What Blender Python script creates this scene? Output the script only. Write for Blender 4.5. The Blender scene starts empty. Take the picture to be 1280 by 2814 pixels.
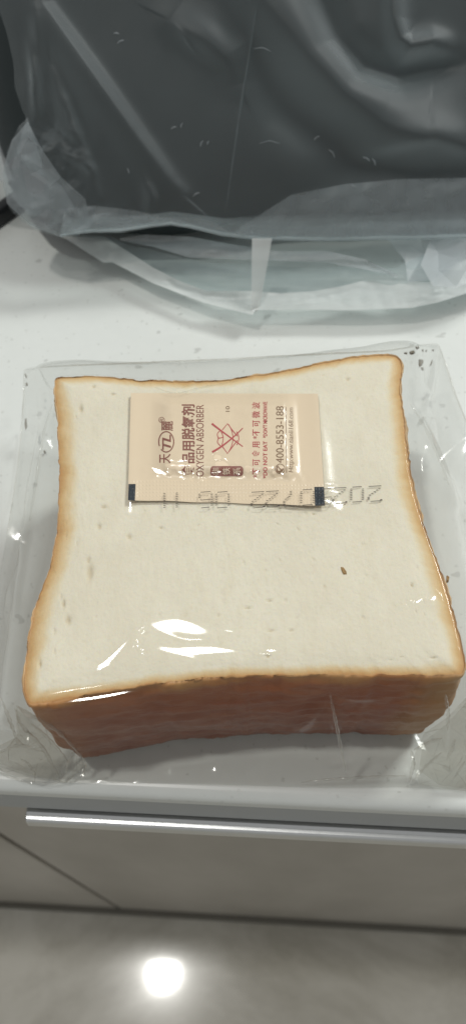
import bpy, bmesh, math, random
import numpy as np
from mathutils import Matrix, Vector, noise
from mathutils.geometry import delaunay_2d_cdt

random.seed(7); np.random.seed(7)
sc = bpy.context.scene
COL = sc.collection

# ------------------------------------------------------------------ camera
PW, PH, FPX = 1280.0, 2814.0, 2187.2
CAM = np.array([0.00233, -0.13618, 0.28403])
def _rx(t): return np.array([[1,0,0],[0,math.cos(t),-math.sin(t)],[0,math.sin(t),math.cos(t)]])
def _rz(t): return np.array([[math.cos(t),-math.sin(t),0],[math.sin(t),math.cos(t),0],[0,0,1]])
ROT = _rz(0.02137) @ _rx(0.55504) @ _rz(-0.08270)
cam = bpy.data.cameras.new('camera'); camo = bpy.data.objects.new('camera', cam); COL.objects.link(camo)
m4 = Matrix([list(ROT[i]) + [CAM[i]] for i in range(3)] + [[0,0,0,1]])
camo.matrix_world = m4
cam.sensor_fit = 'VERTICAL'; cam.sensor_height = 36; cam.lens = FPX/PH*36
cam.clip_start = 0.01; cam.clip_end = 50
cam.dof.use_dof = True; cam.dof.focus_distance = 0.255; cam.dof.aperture_fstop = 13
sc.camera = camo

# ------------------------------------------------------------------ light
sc.view_settings.view_transform = 'Standard'; sc.view_settings.look = 'None'
sc.view_settings.exposure = 0.1; sc.view_settings.gamma = 1
w = bpy.data.worlds.new('World'); sc.world = w; w.use_nodes = True
w.node_tree.nodes['Background'].inputs[0].default_value = (0.955, 0.965, 0.96, 1)
w.node_tree.nodes['Background'].inputs[1].default_value = 0.32
def lamp(name, loc, target, size, power, col, shape='DISK', size_y=None):
    l = bpy.data.lights.new(name, 'AREA'); l.shape = shape; l.size = size
    if size_y: l.size_y = size_y
    l.energy = power; l.color = col
    o = bpy.data.objects.new(name, l); COL.objects.link(o)
    o.location = loc
    o.rotation_euler = (Vector(target) - Vector(loc)).to_track_quat('-Z', 'Y').to_euler()
    return o
lamp('ceiling_lamp', (-0.43, -0.01, 1.70), (-0.2, -0.01, 0), 0.09, 8.0, (1.0, 0.985, 0.93))
lamp('back_ceiling_lamp', (1.15, 0.95, 1.65), (0, 0, 0), 0.45, 26.0, (0.97, 1.0, 0.97), 'RECTANGLE', 0.45)
sc.cycles.max_bounces = 10; sc.cycles.transparent_max_bounces = 32
sc.cycles.diffuse_bounces = 3; sc.cycles.glossy_bounces = 4; sc.cycles.transmission_bounces = 6
sc.cycles.caustics_reflective = False; sc.cycles.caustics_refractive = False
sc.cycles.sample_clamp_indirect = 4

# ------------------------------------------------------------------ helpers
def at(px, py, z):
    """Point of the photo measured on the level z (metres above the counter)."""
    px = np.asarray(px, float); py = np.asarray(py, float); z = np.asarray(z, float)
    d = np.stack([(px-PW/2)/FPX, -(py-PH/2)/FPX, -np.ones_like(px)], -1) @ ROT.T
    s = (z - CAM[2]) / d[..., 2]
    return CAM + d*s[..., None]
def ray(px, py):
    px = np.asarray(px, float); py = np.asarray(py, float)
    d = np.stack([(px-PW/2)/FPX, -(py-PH/2)/FPX, -np.ones_like(px)], -1) @ ROT.T
    return d/np.linalg.norm(d, axis=-1, keepdims=True)
def topx(P):
    c = (np.asarray(P)-CAM) @ ROT
    return np.stack([PW/2+FPX*c[...,0]/-c[...,2], PH/2-FPX*c[...,1]/-c[...,2]], -1)
def resample(pts, n, closed=False):
    pts = np.asarray(pts, float)
    if closed: pts = np.vstack([pts, pts[:1]])
    L = np.r_[0, np.cumsum(np.linalg.norm(np.diff(pts, axis=0), axis=1))]
    t = np.linspace(0, L[-1], n + (1 if closed else 0))
    out = np.stack([np.interp(t, L, pts[:, k]) for k in range(pts.shape[1])], -1)
    return out[:-1] if closed else out
def smooth_closed(p, k):
    for _ in range(k): p = 0.5*p + 0.25*(np.roll(p, 1, 0) + np.roll(p, -1, 0))
    return p
def sstep(a, b, x):
    t = np.clip((x-a)/(b-a), 0, 1); return t*t*(3-2*t)
def vnoise(P, scale, seed=0, octaves=3):
    P = np.asarray(P, float)
    out = np.empty(len(P)); off = Vector((seed*13.7, seed*7.1, seed*3.3))
    for i, p in enumerate(P):
        q = Vector((p[0]*scale, p[1]*scale, (p[2] if len(p) > 2 else 0)*scale)) + off
        out[i] = noise.fractal(q, 1.0, 2.0, octaves)
    return out
def tri(t): return 2*np.abs(2*(t-np.floor(t+0.5)))-1
def creases(P, lam, seed, n=5):
    """sharp straight folds: a sum of triangle waves in random directions"""
    r = np.random.RandomState(seed); out = np.zeros(P.shape[:-1])
    for k in range(n):
        a = r.uniform(0, math.pi); l = lam*r.uniform(.6, 1.7); ph = r.uniform(0, 1)
        q = P[..., 0]*math.cos(a) + P[..., 1]*math.sin(a)
        b = r.uniform(0, math.pi)
        q2 = P[..., 0]*math.cos(b) + P[..., 1]*math.sin(b)
        out += tri(q/l + ph + .35*tri(q2/(l*1.9)+ph*2))*l/lam
    return out/n
def seg_dist(P, pl):
    """distance to a polyline and position along it 0..1 (2D)"""
    P = np.asarray(P); pl = np.asarray(pl, float)
    L = np.r_[0, np.cumsum(np.linalg.norm(np.diff(pl, axis=0), axis=1))]
    best = np.full(P.shape[:-1], 1e9); tt = np.zeros(P.shape[:-1]); sg = np.zeros(P.shape[:-1])
    for i in range(len(pl)-1):
        a, b = pl[i], pl[i+1]; ab = b-a; l2 = ab @ ab
        u = np.clip(((P-a) @ ab)/l2, 0, 1)
        v = P-(a+u[..., None]*ab); d = np.linalg.norm(v, axis=-1)
        mk = d < best
        best = np.where(mk, d, best); tt = np.where(mk, (L[i]+u*math.sqrt(l2))/L[-1], tt)
        sg = np.where(mk, np.sign(ab[0]*v[..., 1]-ab[1]*v[..., 0]), sg)
    return best, tt, sg
def tag(o, label=None, cat=None, group=None, kind=None):
    if label: o['label'] = label
    if cat: o['category'] = cat
    if group: o['group'] = group
    if kind: o['kind'] = kind
    return o
def thing(name, loc, label, cat, group=None):
    o = bpy.data.objects.new(name, None); COL.objects.link(o); o.location = loc
    o.empty_display_size = .02
    return tag(o, label, cat, group)
def obj(name, me, mat, parent=None, smooth=True):
    if isinstance(me, bmesh.types.BMesh):
        m = bpy.data.meshes.new(name); me.to_mesh(m); me.free(); me = m
    o = bpy.data.objects.new(name, me); COL.objects.link(o)
    if mat: me.materials.append(mat)
    if smooth and len(me.polygons):
        me.polygons.foreach_set('use_smooth', [True]*len(me.polygons))
    if parent:
        o.parent = parent; o.matrix_parent_inverse = Matrix.Translation(-Vector(parent.location))
    return o
def mesh(name, verts, faces):
    me = bpy.data.meshes.new(name); me.from_pydata([tuple(map(float, v)) for v in verts], [], faces); me.update()
    return me
def grid_faces(nr, nc, wrap=False):
    f = []
    for i in range(nr-1):
        for j in range(nc if wrap else nc-1):
            k = (j+1) % nc
            f.append((i*nc+j, i*nc+k, (i+1)*nc+k, (i+1)*nc+j))
    return f
def gridmesh(name, P, wrap=False):
    nr, nc = P.shape[:2]
    return mesh(name, P.reshape(-1, 3), grid_faces(nr, nc, wrap))
def attr(me, name, vals):
    a = me.attributes.new(name, 'FLOAT', 'POINT'); a.data.foreach_set('value', np.asarray(vals, dtype=np.float32))
def box_bm(cx, cy, cz, sx, sy, sz, bev=0, seg=2):
    bm = bmesh.new(); bmesh.ops.create_cube(bm, size=1)
    bmesh.ops.scale(bm, vec=(sx, sy, sz), verts=bm.verts)
    if bev: bmesh.ops.bevel(bm, geom=bm.edges[:], offset=bev, segments=seg, affect='EDGES', profile=.5)
    bmesh.ops.translate(bm, vec=(cx, cy, cz), verts=bm.verts)
    return bm

# ------------------------------------------------------------------ materials
class N:
    def __init__(s, name):
        s.m = bpy.data.materials.new(name); s.m.use_nodes = True; s.t = s.m.node_tree
        s.t.nodes.clear(); s.out = s.t.nodes.new('ShaderNodeOutputMaterial')
    def n(s, typ, **kw):
        nd = s.t.nodes.new('ShaderNode'+typ)
        for k, v in kw.items():
            if k.startswith('i_'):
                key = k[2:]; key = int(key) if key.isdigit() else key.replace('_', ' ')
                s.set(nd.inputs[key], v)
            else: setattr(nd, k, v)
        return nd
    def set(s, inp, v):
        if isinstance(v, bpy.types.NodeSocket): s.t.links.new(v, inp)
        elif isinstance(v, bpy.types.Node): s.t.links.new(v.outputs[0], inp)
        else:
            if inp.type == 'RGBA' and len(v) == 3: v = (*v, 1)
            inp.default_value = v
    def math(s, op, a, b=None, clamp=False):
        nd = s.n('Math', operation=op, use_clamp=clamp); s.set(nd.inputs[0], a)
        if b is not None: s.set(nd.inputs[1], b)
        return nd.outputs[0]
    def ramp(s, fac, stops, interp='LINEAR'):
        nd = s.n('ValToRGB'); r = nd.color_ramp; r.interpolation = interp
        while len(r.elements) < len(stops): r.elements.new(.5)
        for e, (p, c) in zip(r.elements, stops):
            e.position = p; e.color = (*c, 1) if len(c) == 3 else c
        s.set(nd.inputs[0], fac); return nd.outputs[0]
    def mix(s, fac, a, b, blend='MIX'):
        nd = s.n('Mix', data_type='RGBA', blend_type=blend)
        s.set(nd.inputs[0], fac); s.set(nd.inputs[6], a); s.set(nd.inputs[7], b); return nd.outputs[2]
    def coord(s): return s.n('TexCoord').outputs['Object']
    def noise(s, scale, detail=4, rough=.55, vec=None, dist=0):
        nd = s.n('TexNoise', i_Scale=scale, i_Detail=detail, i_Roughness=rough, i_Distortion=dist)
        s.set(nd.inputs['Vector'], vec if vec else s.coord()); return nd.outputs[0]
    def stretch(s, v):
        nd = s.n('Mapping'); s.set(nd.inputs[0], s.coord()); nd.inputs['Scale'].default_value = v; return nd.outputs[0]
    def bump(s, h, strength=.3, dist=.001):
        return s.n('Bump', i_Height=h, i_Strength=strength, i_Distance=dist).outputs[0]
    def bsdf(s, **kw):
        nd = s.n('BsdfPrincipled')
        for k, v in kw.items(): s.set(nd.inputs[k.replace('_', ' ')], v)
        s.t.links.new(nd.outputs[0], s.out.inputs[0]); return s.m

def film(name, tint, haze, hazecol, rough, refl=1.7, bumps=None, mincos=.13, transl=.45):
    """thin plastic film: clear part, milky part that grows with the path length through it, and surface gloss"""
    k = N(name)
    g = k.n('NewGeometry')
    nrm = g.outputs['Normal']
    if bumps is not None: nrm = bumps(k)
    dot = k.n('VectorMath', operation='DOT_PRODUCT')
    k.set(dot.inputs[0], nrm); k.set(dot.inputs[1], g.outputs['Incoming'])
    c = k.math('MAXIMUM', k.math('ABSOLUTE', dot.outputs['Value']), mincos)
    inv = k.math('DIVIDE', 1.0, c)
    a = k.math('SUBTRACT', 1.0, k.math('POWER', 1-haze, inv))
    F = k.math('POWER', k.math('SUBTRACT', 1.0, c), 5.0)
    F = k.math('MULTIPLY', k.math('ADD', k.math('MULTIPLY', F, .96), .04), refl, clamp=True)
    tr = k.n('BsdfTransparent'); k.set(tr.inputs[0], tint)
    df = k.n('BsdfDiffuse', i_Color=hazecol); tl = k.n('BsdfTranslucent', i_Color=hazecol)
    gl = k.n('BsdfGlossy', i_Roughness=rough); k.set(gl.inputs[0], (1, 1, 1))
    if bumps is not None: k.set(gl.inputs['Normal'], nrm)
    m1 = k.n('MixShader', i_0=transl); k.set(m1.inputs[1], df); k.set(m1.inputs[2], tl)
    m2 = k.n('MixShader', i_0=a); k.set(m2.inputs[1], tr); k.set(m2.inputs[2], m1)
    m3 = k.n('MixShader', i_0=F); k.set(m3.inputs[1], m2); k.set(m3.inputs[2], gl)
    k.t.links.new(m3.outputs[0], k.out.inputs[0])
    return k.m

def simple(name, col, rough=.5, metal=0, var=.12, scale=60, bump=.1, spec=.5, bdist=.0005):
    k = N(name); nz = k.noise(scale)
    c = k.mix(nz, [x*(1-var) for x in col], [min(1, x*(1+var)) for x in col])
    return k.bsdf(Base_Color=c, Roughness=rough, Metallic=metal, Specular_IOR_Level=spec, Normal=k.bump(nz, bump, bdist))

# quartz counter: white with fine grey and beige grains
k = N('quartz')
big = k.noise(9, 3); mid = k.noise(160, 5, .6)
c = k.mix(big, (.69, .715, .69), (.76, .78, .76))
c = k.mix(k.math('MULTIPLY', mid, .16), c, (.42, .44, .42))
def grains(k, c, scale, thr, col, cell):
    v = k.n('TexVoronoi', feature='F1', i_Scale=scale, i_Randomness=1.0)
    k.set(v.inputs['Vector'], k.n('VectorMath', operation='ADD', i_0=k.coord(), i_1=k.n('VectorMath', operation='SCALE', i_0=k.n('TexNoise', i_Scale=scale*2.2).outputs['Color'], i_Scale=.9/scale).outputs[0]).outputs[0])
    keep = k.math('GREATER_THAN', k.n('SeparateColor', i_0=v.outputs['Color']).outputs[0], cell)
    spot = k.math('LESS_THAN', v.outputs['Distance'], thr)
    return k.mix(k.math('MULTIPLY', k.math('MULTIPLY', keep, spot), .36), c, col)
c = grains(k, c, 110, .17, (.27, .27, .25), .72)
c = grains(k, c, 330, .2, (.40, .41, .38), .7)
c = grains(k, c, 60, .09, (.16, .16, .14), .82)
QUARTZ = k.bsdf(Base_Color=c, Roughness=.32, Specular_IOR_Level=.45)

k = N('door_laminate')
v = k.stretch((3, 3, 1.2)); nz = k.ramp(k.noise(2.6, 5, .6, v), [(.35, (0, 0, 0)), (.65, (1, 1, 1))])
c = k.mix(nz, (.36, .335, .29), (.47, .44, .39))
DOOR = k.bsdf(Base_Color=c, Roughness=.34, Specular_IOR_Level=.45)
k = N('floor_tile')
nz = k.noise(4.5, 6, .66, None, .6); n2 = k.noise(14, 4)
c = k.mix(k.ramp(nz, [(.36, (0, 0, 0)), (.64, (1, 1, 1))]), (.42, .39, .32), (.76, .73, .65))
c = k.mix(k.math('MULTIPLY', n2, .35), c, (.62, .595, .52))
FLOOR = k.bsdf(Base_Color=c, Roughness=k.ramp(nz, [(.2, (.05,)*3), (.8, (.085,)*3)]), Specular_IOR_Level=.5, Coat_Weight=.7, Coat_Roughness=.20, Coat_IOR=1.5)
GAP = simple('shadow_gap_board', (.06, .055, .045), .7)
BAND = simple('grey_band', (.40, .42, .425), .42, 0, .04, 30, .02)
STRIP = simple('dark_strip', (.15, .14, .115), .6)
STEEL = simple('brushed_aluminium', (.74, .75, .75), .33, 1.0, .05, 300, .05)
CAPM = simple('dark_plastic_cap', (.03, .03, .03), .5)
RODM = simple('black_plastic', (.012, .014, .016), .42, 0, .2, 90, .1)

# ------------------------------------------------------------------ setting: counter, cabinet, floor
fl = obj('floor', mesh('floor', [(-6, -6, -.85), (6, -6, -.85), (6, 6, -.85), (-6, 6, -.85)], [(0, 1, 2, 3)]), FLOOR)
tag(fl, kind='structure')
CROT = math.radians(-6.05)
def crot(x, y):      # counter frame: x along its front edge, y inwards, origin on the front edge
    return (x*math.cos(CROT)-y*math.sin(CROT), x*math.sin(CROT)+y*math.cos(CROT)-.0772)
def counter_obj(name, bm, mat, parent=None, smooth=True):
    bm.verts.ensure_lookup_table()
    for v_ in bm.verts: v_.co.x, v_.co.y = crot(v_.co.x, v_.co.y)
    bmesh.ops.recalc_face_normals(bm, faces=bm.faces)
    return obj(name, bm, mat, parent, smooth)
def profile_bm(prof, x0, x1, n=2):
    bm = bmesh.new(); rows = []
    for x in np.linspace(x0, x1, n):
        rows.append([bm.verts.new((x, y, z)) for y, z in prof])
    for a, b in zip(rows[:-1], rows[1:]):
        for i in range(len(prof)):
            j = (i+1) % len(prof); bm.faces.new((a[i], a[j], b[j], b[i]))
    bm.faces.new(rows[0]); bm.faces.new(rows[-1][::-1])
    return bm
r_ = .0045
prof = [(.62, 0)] + [(r_-r_*math.sin(a), -r_+r_*math.cos(a)) for a in np.linspace(0, math.pi/2, 8)] + [(.0, -.0085), (.0012, -.0097), (.62, -.0097)]
ct = counter_obj('countertop', profile_bm(prof, -1.4, 1.4), QUARTZ, None, False)
for p_ in ct.data.polygons: p_.use_smooth = abs(p_.normal.z) < .97 and abs(p_.normal.y) < .97
tag(ct, 'white speckled quartz countertop with a rounded front edge', 'countertop', kind='structure')

cab = thing('kitchen_cabinet', (*crot(0, .03), -.85), 'grey beige base cabinet with a silver bar handle below the white countertop', 'cabinet')
# where the gap between the two doors stands: measured on the floor line
gx = -.192
DT = -.0415; DB = -.838; dy = .034
for name, x0, x1 in (('door', gx+.0028, gx+.80), ('door', gx-.80, gx-.0028)):
    d = counter_obj(name, box_bm((x0+x1)/2, dy+.009, (DT+DB)/2-.012, x1-x0, .018, DT-DB-.024, .0012), DOOR, cab, False)
    if x1 > 0:
        hx0, hx1 = -.0915, .56
        # bar handle: a bevelled aluminium profile on two posts
        hp = [(-.0026, -.0520), (-.0031, -.0505), (-.0025, -.0468), (-.0020, -.0460), (-.0013, -.04565), (-.0002, -.0455), (.0002, -.0450), (.0012, -.0446), (.0345, -.0446), (.0345, -.0490), (.0050, -.0500), (.0035, -.0545)]
        h = counter_obj('handle', profile_bm(hp, hx0, hx1), STEEL, d, False)
        h.matrix_parent_inverse = Matrix()
        e = counter_obj('end_cap', box_bm(hx0-.0004, .0015, -.0490, .0007, .0055, .0045, .0002), CAPM, d, False)
        e.matrix_parent_inverse = Matrix()
counter_obj('carcass', box_bm(0, .345, -.445, 2.78, .56, .80, .001), GAP, cab, False)
counter_obj('front_band', box_bm(0, .0107, -.0250, 2.79, .018, .030, .0008), BAND, cab, False)  # separate band, darker grey than the quartz, just under the countertop edge
counter_obj('foot_strip', box_bm(0, .042, -.8435, 2.78, .030, .013, .002), STRIP, cab, False)  # narrow dark strip along the floor at the foot of the doors

# ------------------------------------------------------------------ bread
T = .0681
back = [(150,1031),(200,1027),(262,1025),(330,1033),(420,1040),(520,1043),(640,1035),(760,1018),(860,995),(960,977),(1040,968),(1082,966)]
right = [(1099,976),(1103,1005),(1102,1050),(1110,1120),(1118,1200),(1128,1290),(1145,1370),(1165,1430),(1190,1500),(1215,1570),(1240,1650),(1262,1730),(1277,1800),(1280,1835)]
front = [(1270,1853),(1100,1851),(900,1850),(700,1855),(550,1864),(400,1880),(300,1896),(200,1912),(110,1928),(80,1932)]
left = [(64,1915),(62,1890),(65,1830),(75,1760),(90,1680),(105,1630),(125,1580),(140,1530),(150,1480),(158,1400),(160,1330),(160,1280),(157,1200),(155,1150),(150,1100),(145,1060)]
NS = 150                                   # points per side
def loop_of(sides, z=None):
    out = []
    for i, s in enumerate(sides):
        nxt = sides[(i+1) % 4][0]
        s3 = [(*p[:2], (p[2] if z is None else z)) for p in s] + [(*nxt[:2], (nxt[2] if z is None else z))]
        a = np.array(s3, float); P = at(a[:, 0], a[:, 1], a[:, 2])
        out.append(resample(P, NS+1)[:-1])
    return np.vstack(out)
rim = smooth_closed(loop_of([back, right, front, left], T), 4)
NR = len(rim); ctr = rim.mean(0); side_id = np.repeat(np.arange(4), NS)
ang = np.linspace(0, 2*math.pi, NR, endpoint=False)
circ = np.stack([np.cos(ang), np.sin(ang), 0*ang], -1)
ragged = vnoise(circ, 38, 3, 4)*.00035 + vnoise(circ, 9, 4, 2)*.0004
tang = np.roll(rim, -1, 0)-np.roll(rim, 1, 0); tang /= np.linalg.norm(tang, axis=1, keepdims=True)
outn = np.stack([-tang[:, 1], tang[:, 0], 0*tang[:, 0]], -1)
if ((rim-ctr)*outn).sum() < 0: outn = -outn
rimr = rim + outn*ragged[:, None]
# weights of the four sides, softened round the corners
W4 = np.stack([(side_id == i).astype(float) for i in range(4)], -1)
W4 = smooth_closed(W4, 160)

bread = thing('bread_loaf', (0, 0, 0), 'thick square block of white toast bread with brown crust in a clear bag', 'bread')
# crumb: the cut face
rings = np.r_[np.linspace(0.02, .8, 90), np.linspace(.807, 1, 60)]
P = ctr + (rimr-ctr)[None]*rings[:, None, None]
P = P.reshape(-1, 3)
dist = np.repeat(1-rings, NR)*np.tile(np.abs(((rim-ctr)*outn).sum(1)), len(rings))    # about the distance to the rim
dome = -.0016*np.clip(1-dist/.010, 0, 1)**2.2
cell = vnoise(P[:, :2], 420, 11, 3)*.00006 + vnoise(P[:, :2]*np.array([1, .45]), 900, 12, 2)*.00004
P[:, 2] += dome + cell*np.clip(dist/.001, .2, 1)
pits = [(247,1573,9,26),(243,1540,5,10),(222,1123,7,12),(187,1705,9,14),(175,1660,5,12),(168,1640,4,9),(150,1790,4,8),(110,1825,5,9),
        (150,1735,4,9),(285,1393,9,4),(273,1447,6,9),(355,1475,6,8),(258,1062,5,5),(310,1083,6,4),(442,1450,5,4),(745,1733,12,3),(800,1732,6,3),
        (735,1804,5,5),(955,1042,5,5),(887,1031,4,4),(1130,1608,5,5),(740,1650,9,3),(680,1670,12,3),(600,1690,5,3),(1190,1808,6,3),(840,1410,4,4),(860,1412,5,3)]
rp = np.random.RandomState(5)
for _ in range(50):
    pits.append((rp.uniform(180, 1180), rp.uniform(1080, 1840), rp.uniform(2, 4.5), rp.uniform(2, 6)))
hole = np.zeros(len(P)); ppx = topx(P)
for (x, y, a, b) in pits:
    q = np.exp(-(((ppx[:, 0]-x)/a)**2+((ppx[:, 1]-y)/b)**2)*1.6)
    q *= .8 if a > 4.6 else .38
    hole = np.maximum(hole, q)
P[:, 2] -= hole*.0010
me = mesh('crumb', P, grid_faces(len(rings), NR, True) + [tuple(range(NR-1, -1, -1))])
attr(me, 'rim', np.clip(dist/.012, 0, 1))
wl = np.tile(W4 @ np.array([.36, .50, .24, .60]), len(rings))      # how far the browning reaches in on each side
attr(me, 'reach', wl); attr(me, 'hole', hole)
k = N('bread_crumb')
A = lambda nm: k.n('Attribute', attribute_name=nm).outputs['Fac']
nz = k.noise(90, 5, .6); fine = k.noise(900, 4, .6); fib = k.noise(260, 4, .6, k.stretch((1, .35, 1)))
d = k.math('ADD', k.math('DIVIDE', A('rim'), k.math('ADD', A('reach'), .05)), k.math('MULTIPLY', k.math('SUBTRACT', nz, .5), .6))
base = k.mix(nz, (.86, .80, .665), (.80, .74, .60))
base = k.mix(k.math('MULTIPLY', k.ramp(fib, [(.52, (0, 0, 0)), (.72, (1, 1, 1))]), .22), base, (.68, .59, .42))
base = k.mix(k.math('MULTIPLY', k.ramp(fine, [(.30, (1, 1, 1)), (.46, (0, 0, 0))]), .20), base, (.64, .54, .37))
base = k.mix(k.math('MULTIPLY', k.ramp(k.noise(38, 5, .65), [(.40, (0, 0, 0)), (0.68, (1, 1, 1))]), .75), base, (.76, .695, .56))
edge = k.ramp(d, [(0, (.56, .33, .145)), (.22, (.65, .43, .205)), (.45, (.74, .56, .33)), (.75, (.78, .66, .45)), (1, (.83, .76, .60))])
msk = k.ramp(d, [(.55, (1, 1, 1)), (1, (0, 0, 0))])
c = k.mix(msk, base, edge)
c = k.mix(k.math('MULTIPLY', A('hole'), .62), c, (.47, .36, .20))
hgt = k.math('ADD', k.math('MULTIPLY', fine, .6), fib)
CRUMB = k.bsdf(Base_Color=c, Roughness=.85, Specular_IOR_Level=.2, Normal=k.bump(hgt, .6, .0005), Subsurface_Weight=.12, Subsurface_Radius=(.004, .0028, .0015), Subsurface_Scale=.6)
obj('crumb', me, CRUMB, bread)
# crust: the wall round it and the underside
NV = 46
v = np.linspace(0, 1, NV)
taper = .966
wall = []
for i, t in enumerate(v):
    z = T*(1-t) + 0.0006
    s = 1-(1-taper)*t**1.2
    bul = .0022*math.sin(math.pi*min(1, t*1.0))
    round_top = .0016*(1-sstep(0, .05, t)); round_bot = .004*sstep(.93, 1, t)**2
    ring = ctr + (rimr-ctr)*s + outn*(bul-round_top*.25-round_bot)
    ring[:, 2] = z - (0 if i else 0) - .0016*(1 if i == 0 else 0)
    wall.append(ring)
wall = np.array(wall)
wall[0] = rimr; wall[0][:, 2] = T-.0016
flat = wall.reshape(-1, 3)
rough_ = vnoise(flat*np.array([1, 1, 2.2]), 130, 21, 4)*.0006 + vnoise(flat*np.array([1, 1, 3.0]), 45, 22, 3)*.0009
fade = np.repeat(sstep(0, .04, v), NR)
flat = flat + np.tile(outn, (NV, 1))*(rough_*fade)[:, None]
nb = len(flat)
me = mesh('crust', flat, grid_faces(NV, NR, True) + [tuple(range(nb-NR, nb))])
attr(me, 'down', np.repeat(v, NR)); attr(me, 'front', np.tile(W4[:, 2], NV))
xs = (flat[:, 0]-rim[:, 0].min())/np.ptp(rim[:, 0]); attr(me, 'across', xs)
k = N('bread_crust')
n1 = k.noise(45, 5, .6); n2 = k.noise(140, 5, .6, k.stretch((1, 1, 2.4))); n3 = k.noise(22, 3)
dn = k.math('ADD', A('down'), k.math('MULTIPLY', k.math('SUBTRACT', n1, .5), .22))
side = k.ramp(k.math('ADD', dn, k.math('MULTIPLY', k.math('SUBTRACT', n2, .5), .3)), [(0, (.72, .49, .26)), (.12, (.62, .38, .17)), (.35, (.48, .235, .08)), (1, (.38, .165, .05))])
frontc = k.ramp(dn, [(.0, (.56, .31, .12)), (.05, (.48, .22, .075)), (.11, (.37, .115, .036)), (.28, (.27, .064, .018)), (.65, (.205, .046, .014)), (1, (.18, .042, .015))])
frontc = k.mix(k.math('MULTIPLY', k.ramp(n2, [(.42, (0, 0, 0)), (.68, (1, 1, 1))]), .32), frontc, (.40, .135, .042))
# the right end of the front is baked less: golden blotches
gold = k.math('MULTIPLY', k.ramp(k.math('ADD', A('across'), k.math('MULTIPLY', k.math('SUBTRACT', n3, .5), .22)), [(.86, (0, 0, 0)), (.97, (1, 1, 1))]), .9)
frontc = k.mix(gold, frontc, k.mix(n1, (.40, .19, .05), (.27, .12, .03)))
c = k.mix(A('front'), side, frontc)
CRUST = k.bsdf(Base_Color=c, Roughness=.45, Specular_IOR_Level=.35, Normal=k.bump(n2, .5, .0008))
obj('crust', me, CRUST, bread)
# a loose brown flake and a bit of torn crust on the loaf
def flake(name, pxpoly, z, th, mat, parent=None):
    a = np.array(pxpoly, float); Q = at(a[:, 0], a[:, 1], z)
    bm = bmesh.new(); n = len(Q)
    c0 = Q.mean(0); lo = [bm.verts.new(q) for q in Q]; hi = [bm.verts.new(c0+(q-c0)*.72+np.array([0, 0, th*random.uniform(.7, 1.1)])) for q in Q]
    bm.faces.new(lo[::-1]); bm.faces.new(hi)
    for i in range(n): j = (i+1) % n; bm.faces.new((lo[i], lo[j], hi[j], hi[i]))
    bmesh.ops.recalc_face_normals(bm, faces=bm.faces)
    return obj(name, bm, mat, parent, False)
CRM = simple('crumb_brown', (.36, .22, .085), .8, 0, .3, 900, .3)
CRD = simple('crumb_dry', (.20, .175, .13), .8, 0, .3, 900, .3)
flake('bran_flake', [(935,1558),(943,1559),(951,1571),(952,1578),(943,1579),(938,1570)], T+.00005, .0004, CRM, bread)
for pl in ([(1225,1583),(1232,1590),(1231,1600),(1224,1603)], [(1280,1760),(1288,1768),(1284,1775)]):
    flake('crust_tatter', pl, T-.003, .0016, CRM, bread)

# ------------------------------------------------------------------ oxygen absorber sachet
ZS = T + .0008
cor = np.array([(360,1080),(873,1082),(892,1390),(352,1374)], float)      # back left, back right, front right, front left
def spx(u, v_):
    u = np.asarray(u)[..., None]; v_ = np.asarray(v_)[..., None]
    return (cor[0]*(1-u)+cor[1]*u)*(1-v_) + (cor[3]*(1-u)+cor[2]*u)*v_
def suv(px):
    """inverse of spx by a few fixed-point steps"""
    px = np.asarray(px, float); u = np.full(px.shape[:-1], .5); v_ = u.copy()
    for _ in range(12):
        e = px-spx(u, v_); u = u+e[..., 0]/520; v_ = v_+e[..., 1]/300
    return u, v_
def sheight(px):
    u, v_ = suv(px)
    inu = sstep(.105, .22, u)*(1-sstep(.80, .895, u)); inv_ = sstep(-.01, .13, v_)*(1-sstep(.64, .80, v_))
    h = .0021*inu*inv_
    q = np.stack([px[..., 0], px[..., 1]], -1)
    h = h + inu*inv_*(creases(q, 120, 31, 6)*.00036 + creases(q, 45, 33, 6)*.00010)
    # puckers where the seal begins
    pk = np.exp(-((v_-.745)/.05)**2)*sstep(.05, .15, u)*(1-sstep(.86, .95, u))
    h = h + pk*creases(q, 34, 34, 5)*.00030
    seal = sstep(.795, .815, v_)*(1-sstep(.985, .995, v_))
    dots = np.maximum(0, np.cos(2*math.pi*px[..., 0]/9.4))*np.maximum(0, np.cos(2*math.pi*px[..., 1]/9.8))
    h = h + seal*dots*.00016*(u > .01)
    curl = .0006*np.exp(-((u-.0)/.05)**2) + .0007*np.exp(-((u-1)/.06)**2)*(1-v_)
    warp = .0004*np.sin(u*7+1)*sstep(.78, 1, v_) + .0004*sstep(.9, 1, v_)*sstep(.3, .9, u)
    return h + curl + warp
sach = thing('oxygen_absorber', (*at(620, 1235, T)[:2], T), 'flat beige oxygen absorber sachet with red and brown print lying on the bread', 'sachet')
k = N('sachet_film')
nz = k.noise(400, 3)
SACH = k.bsdf(Base_Color=k.mix(nz, (.82, .665, .485), (.85, .695, .51)), Roughness=.30, Specular_IOR_Level=.55, Coat_Weight=.35, Coat_Roughness=.12)
NU, NVV = 300, 190
U, V = np.meshgrid(np.linspace(0, 1, NU), np.linspace(0, 1, NVV))
q = spx(U, V)
wob = .9*np.sin(U*23)*sstep(.9, 1, V)
q = q + np.stack([0*U, wob], -1)
Z = ZS + sheight(q)
top = at(q[..., 0], q[..., 1], Z)
nrow, ncol = top.shape[:2]
pv = list(top.reshape(-1, 3)); pf = grid_faces(nrow, ncol)
low = top[::6, ::6].copy(); low[..., 2] = np.minimum(low[..., 2]-.00012, ZS-.0001)
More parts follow.
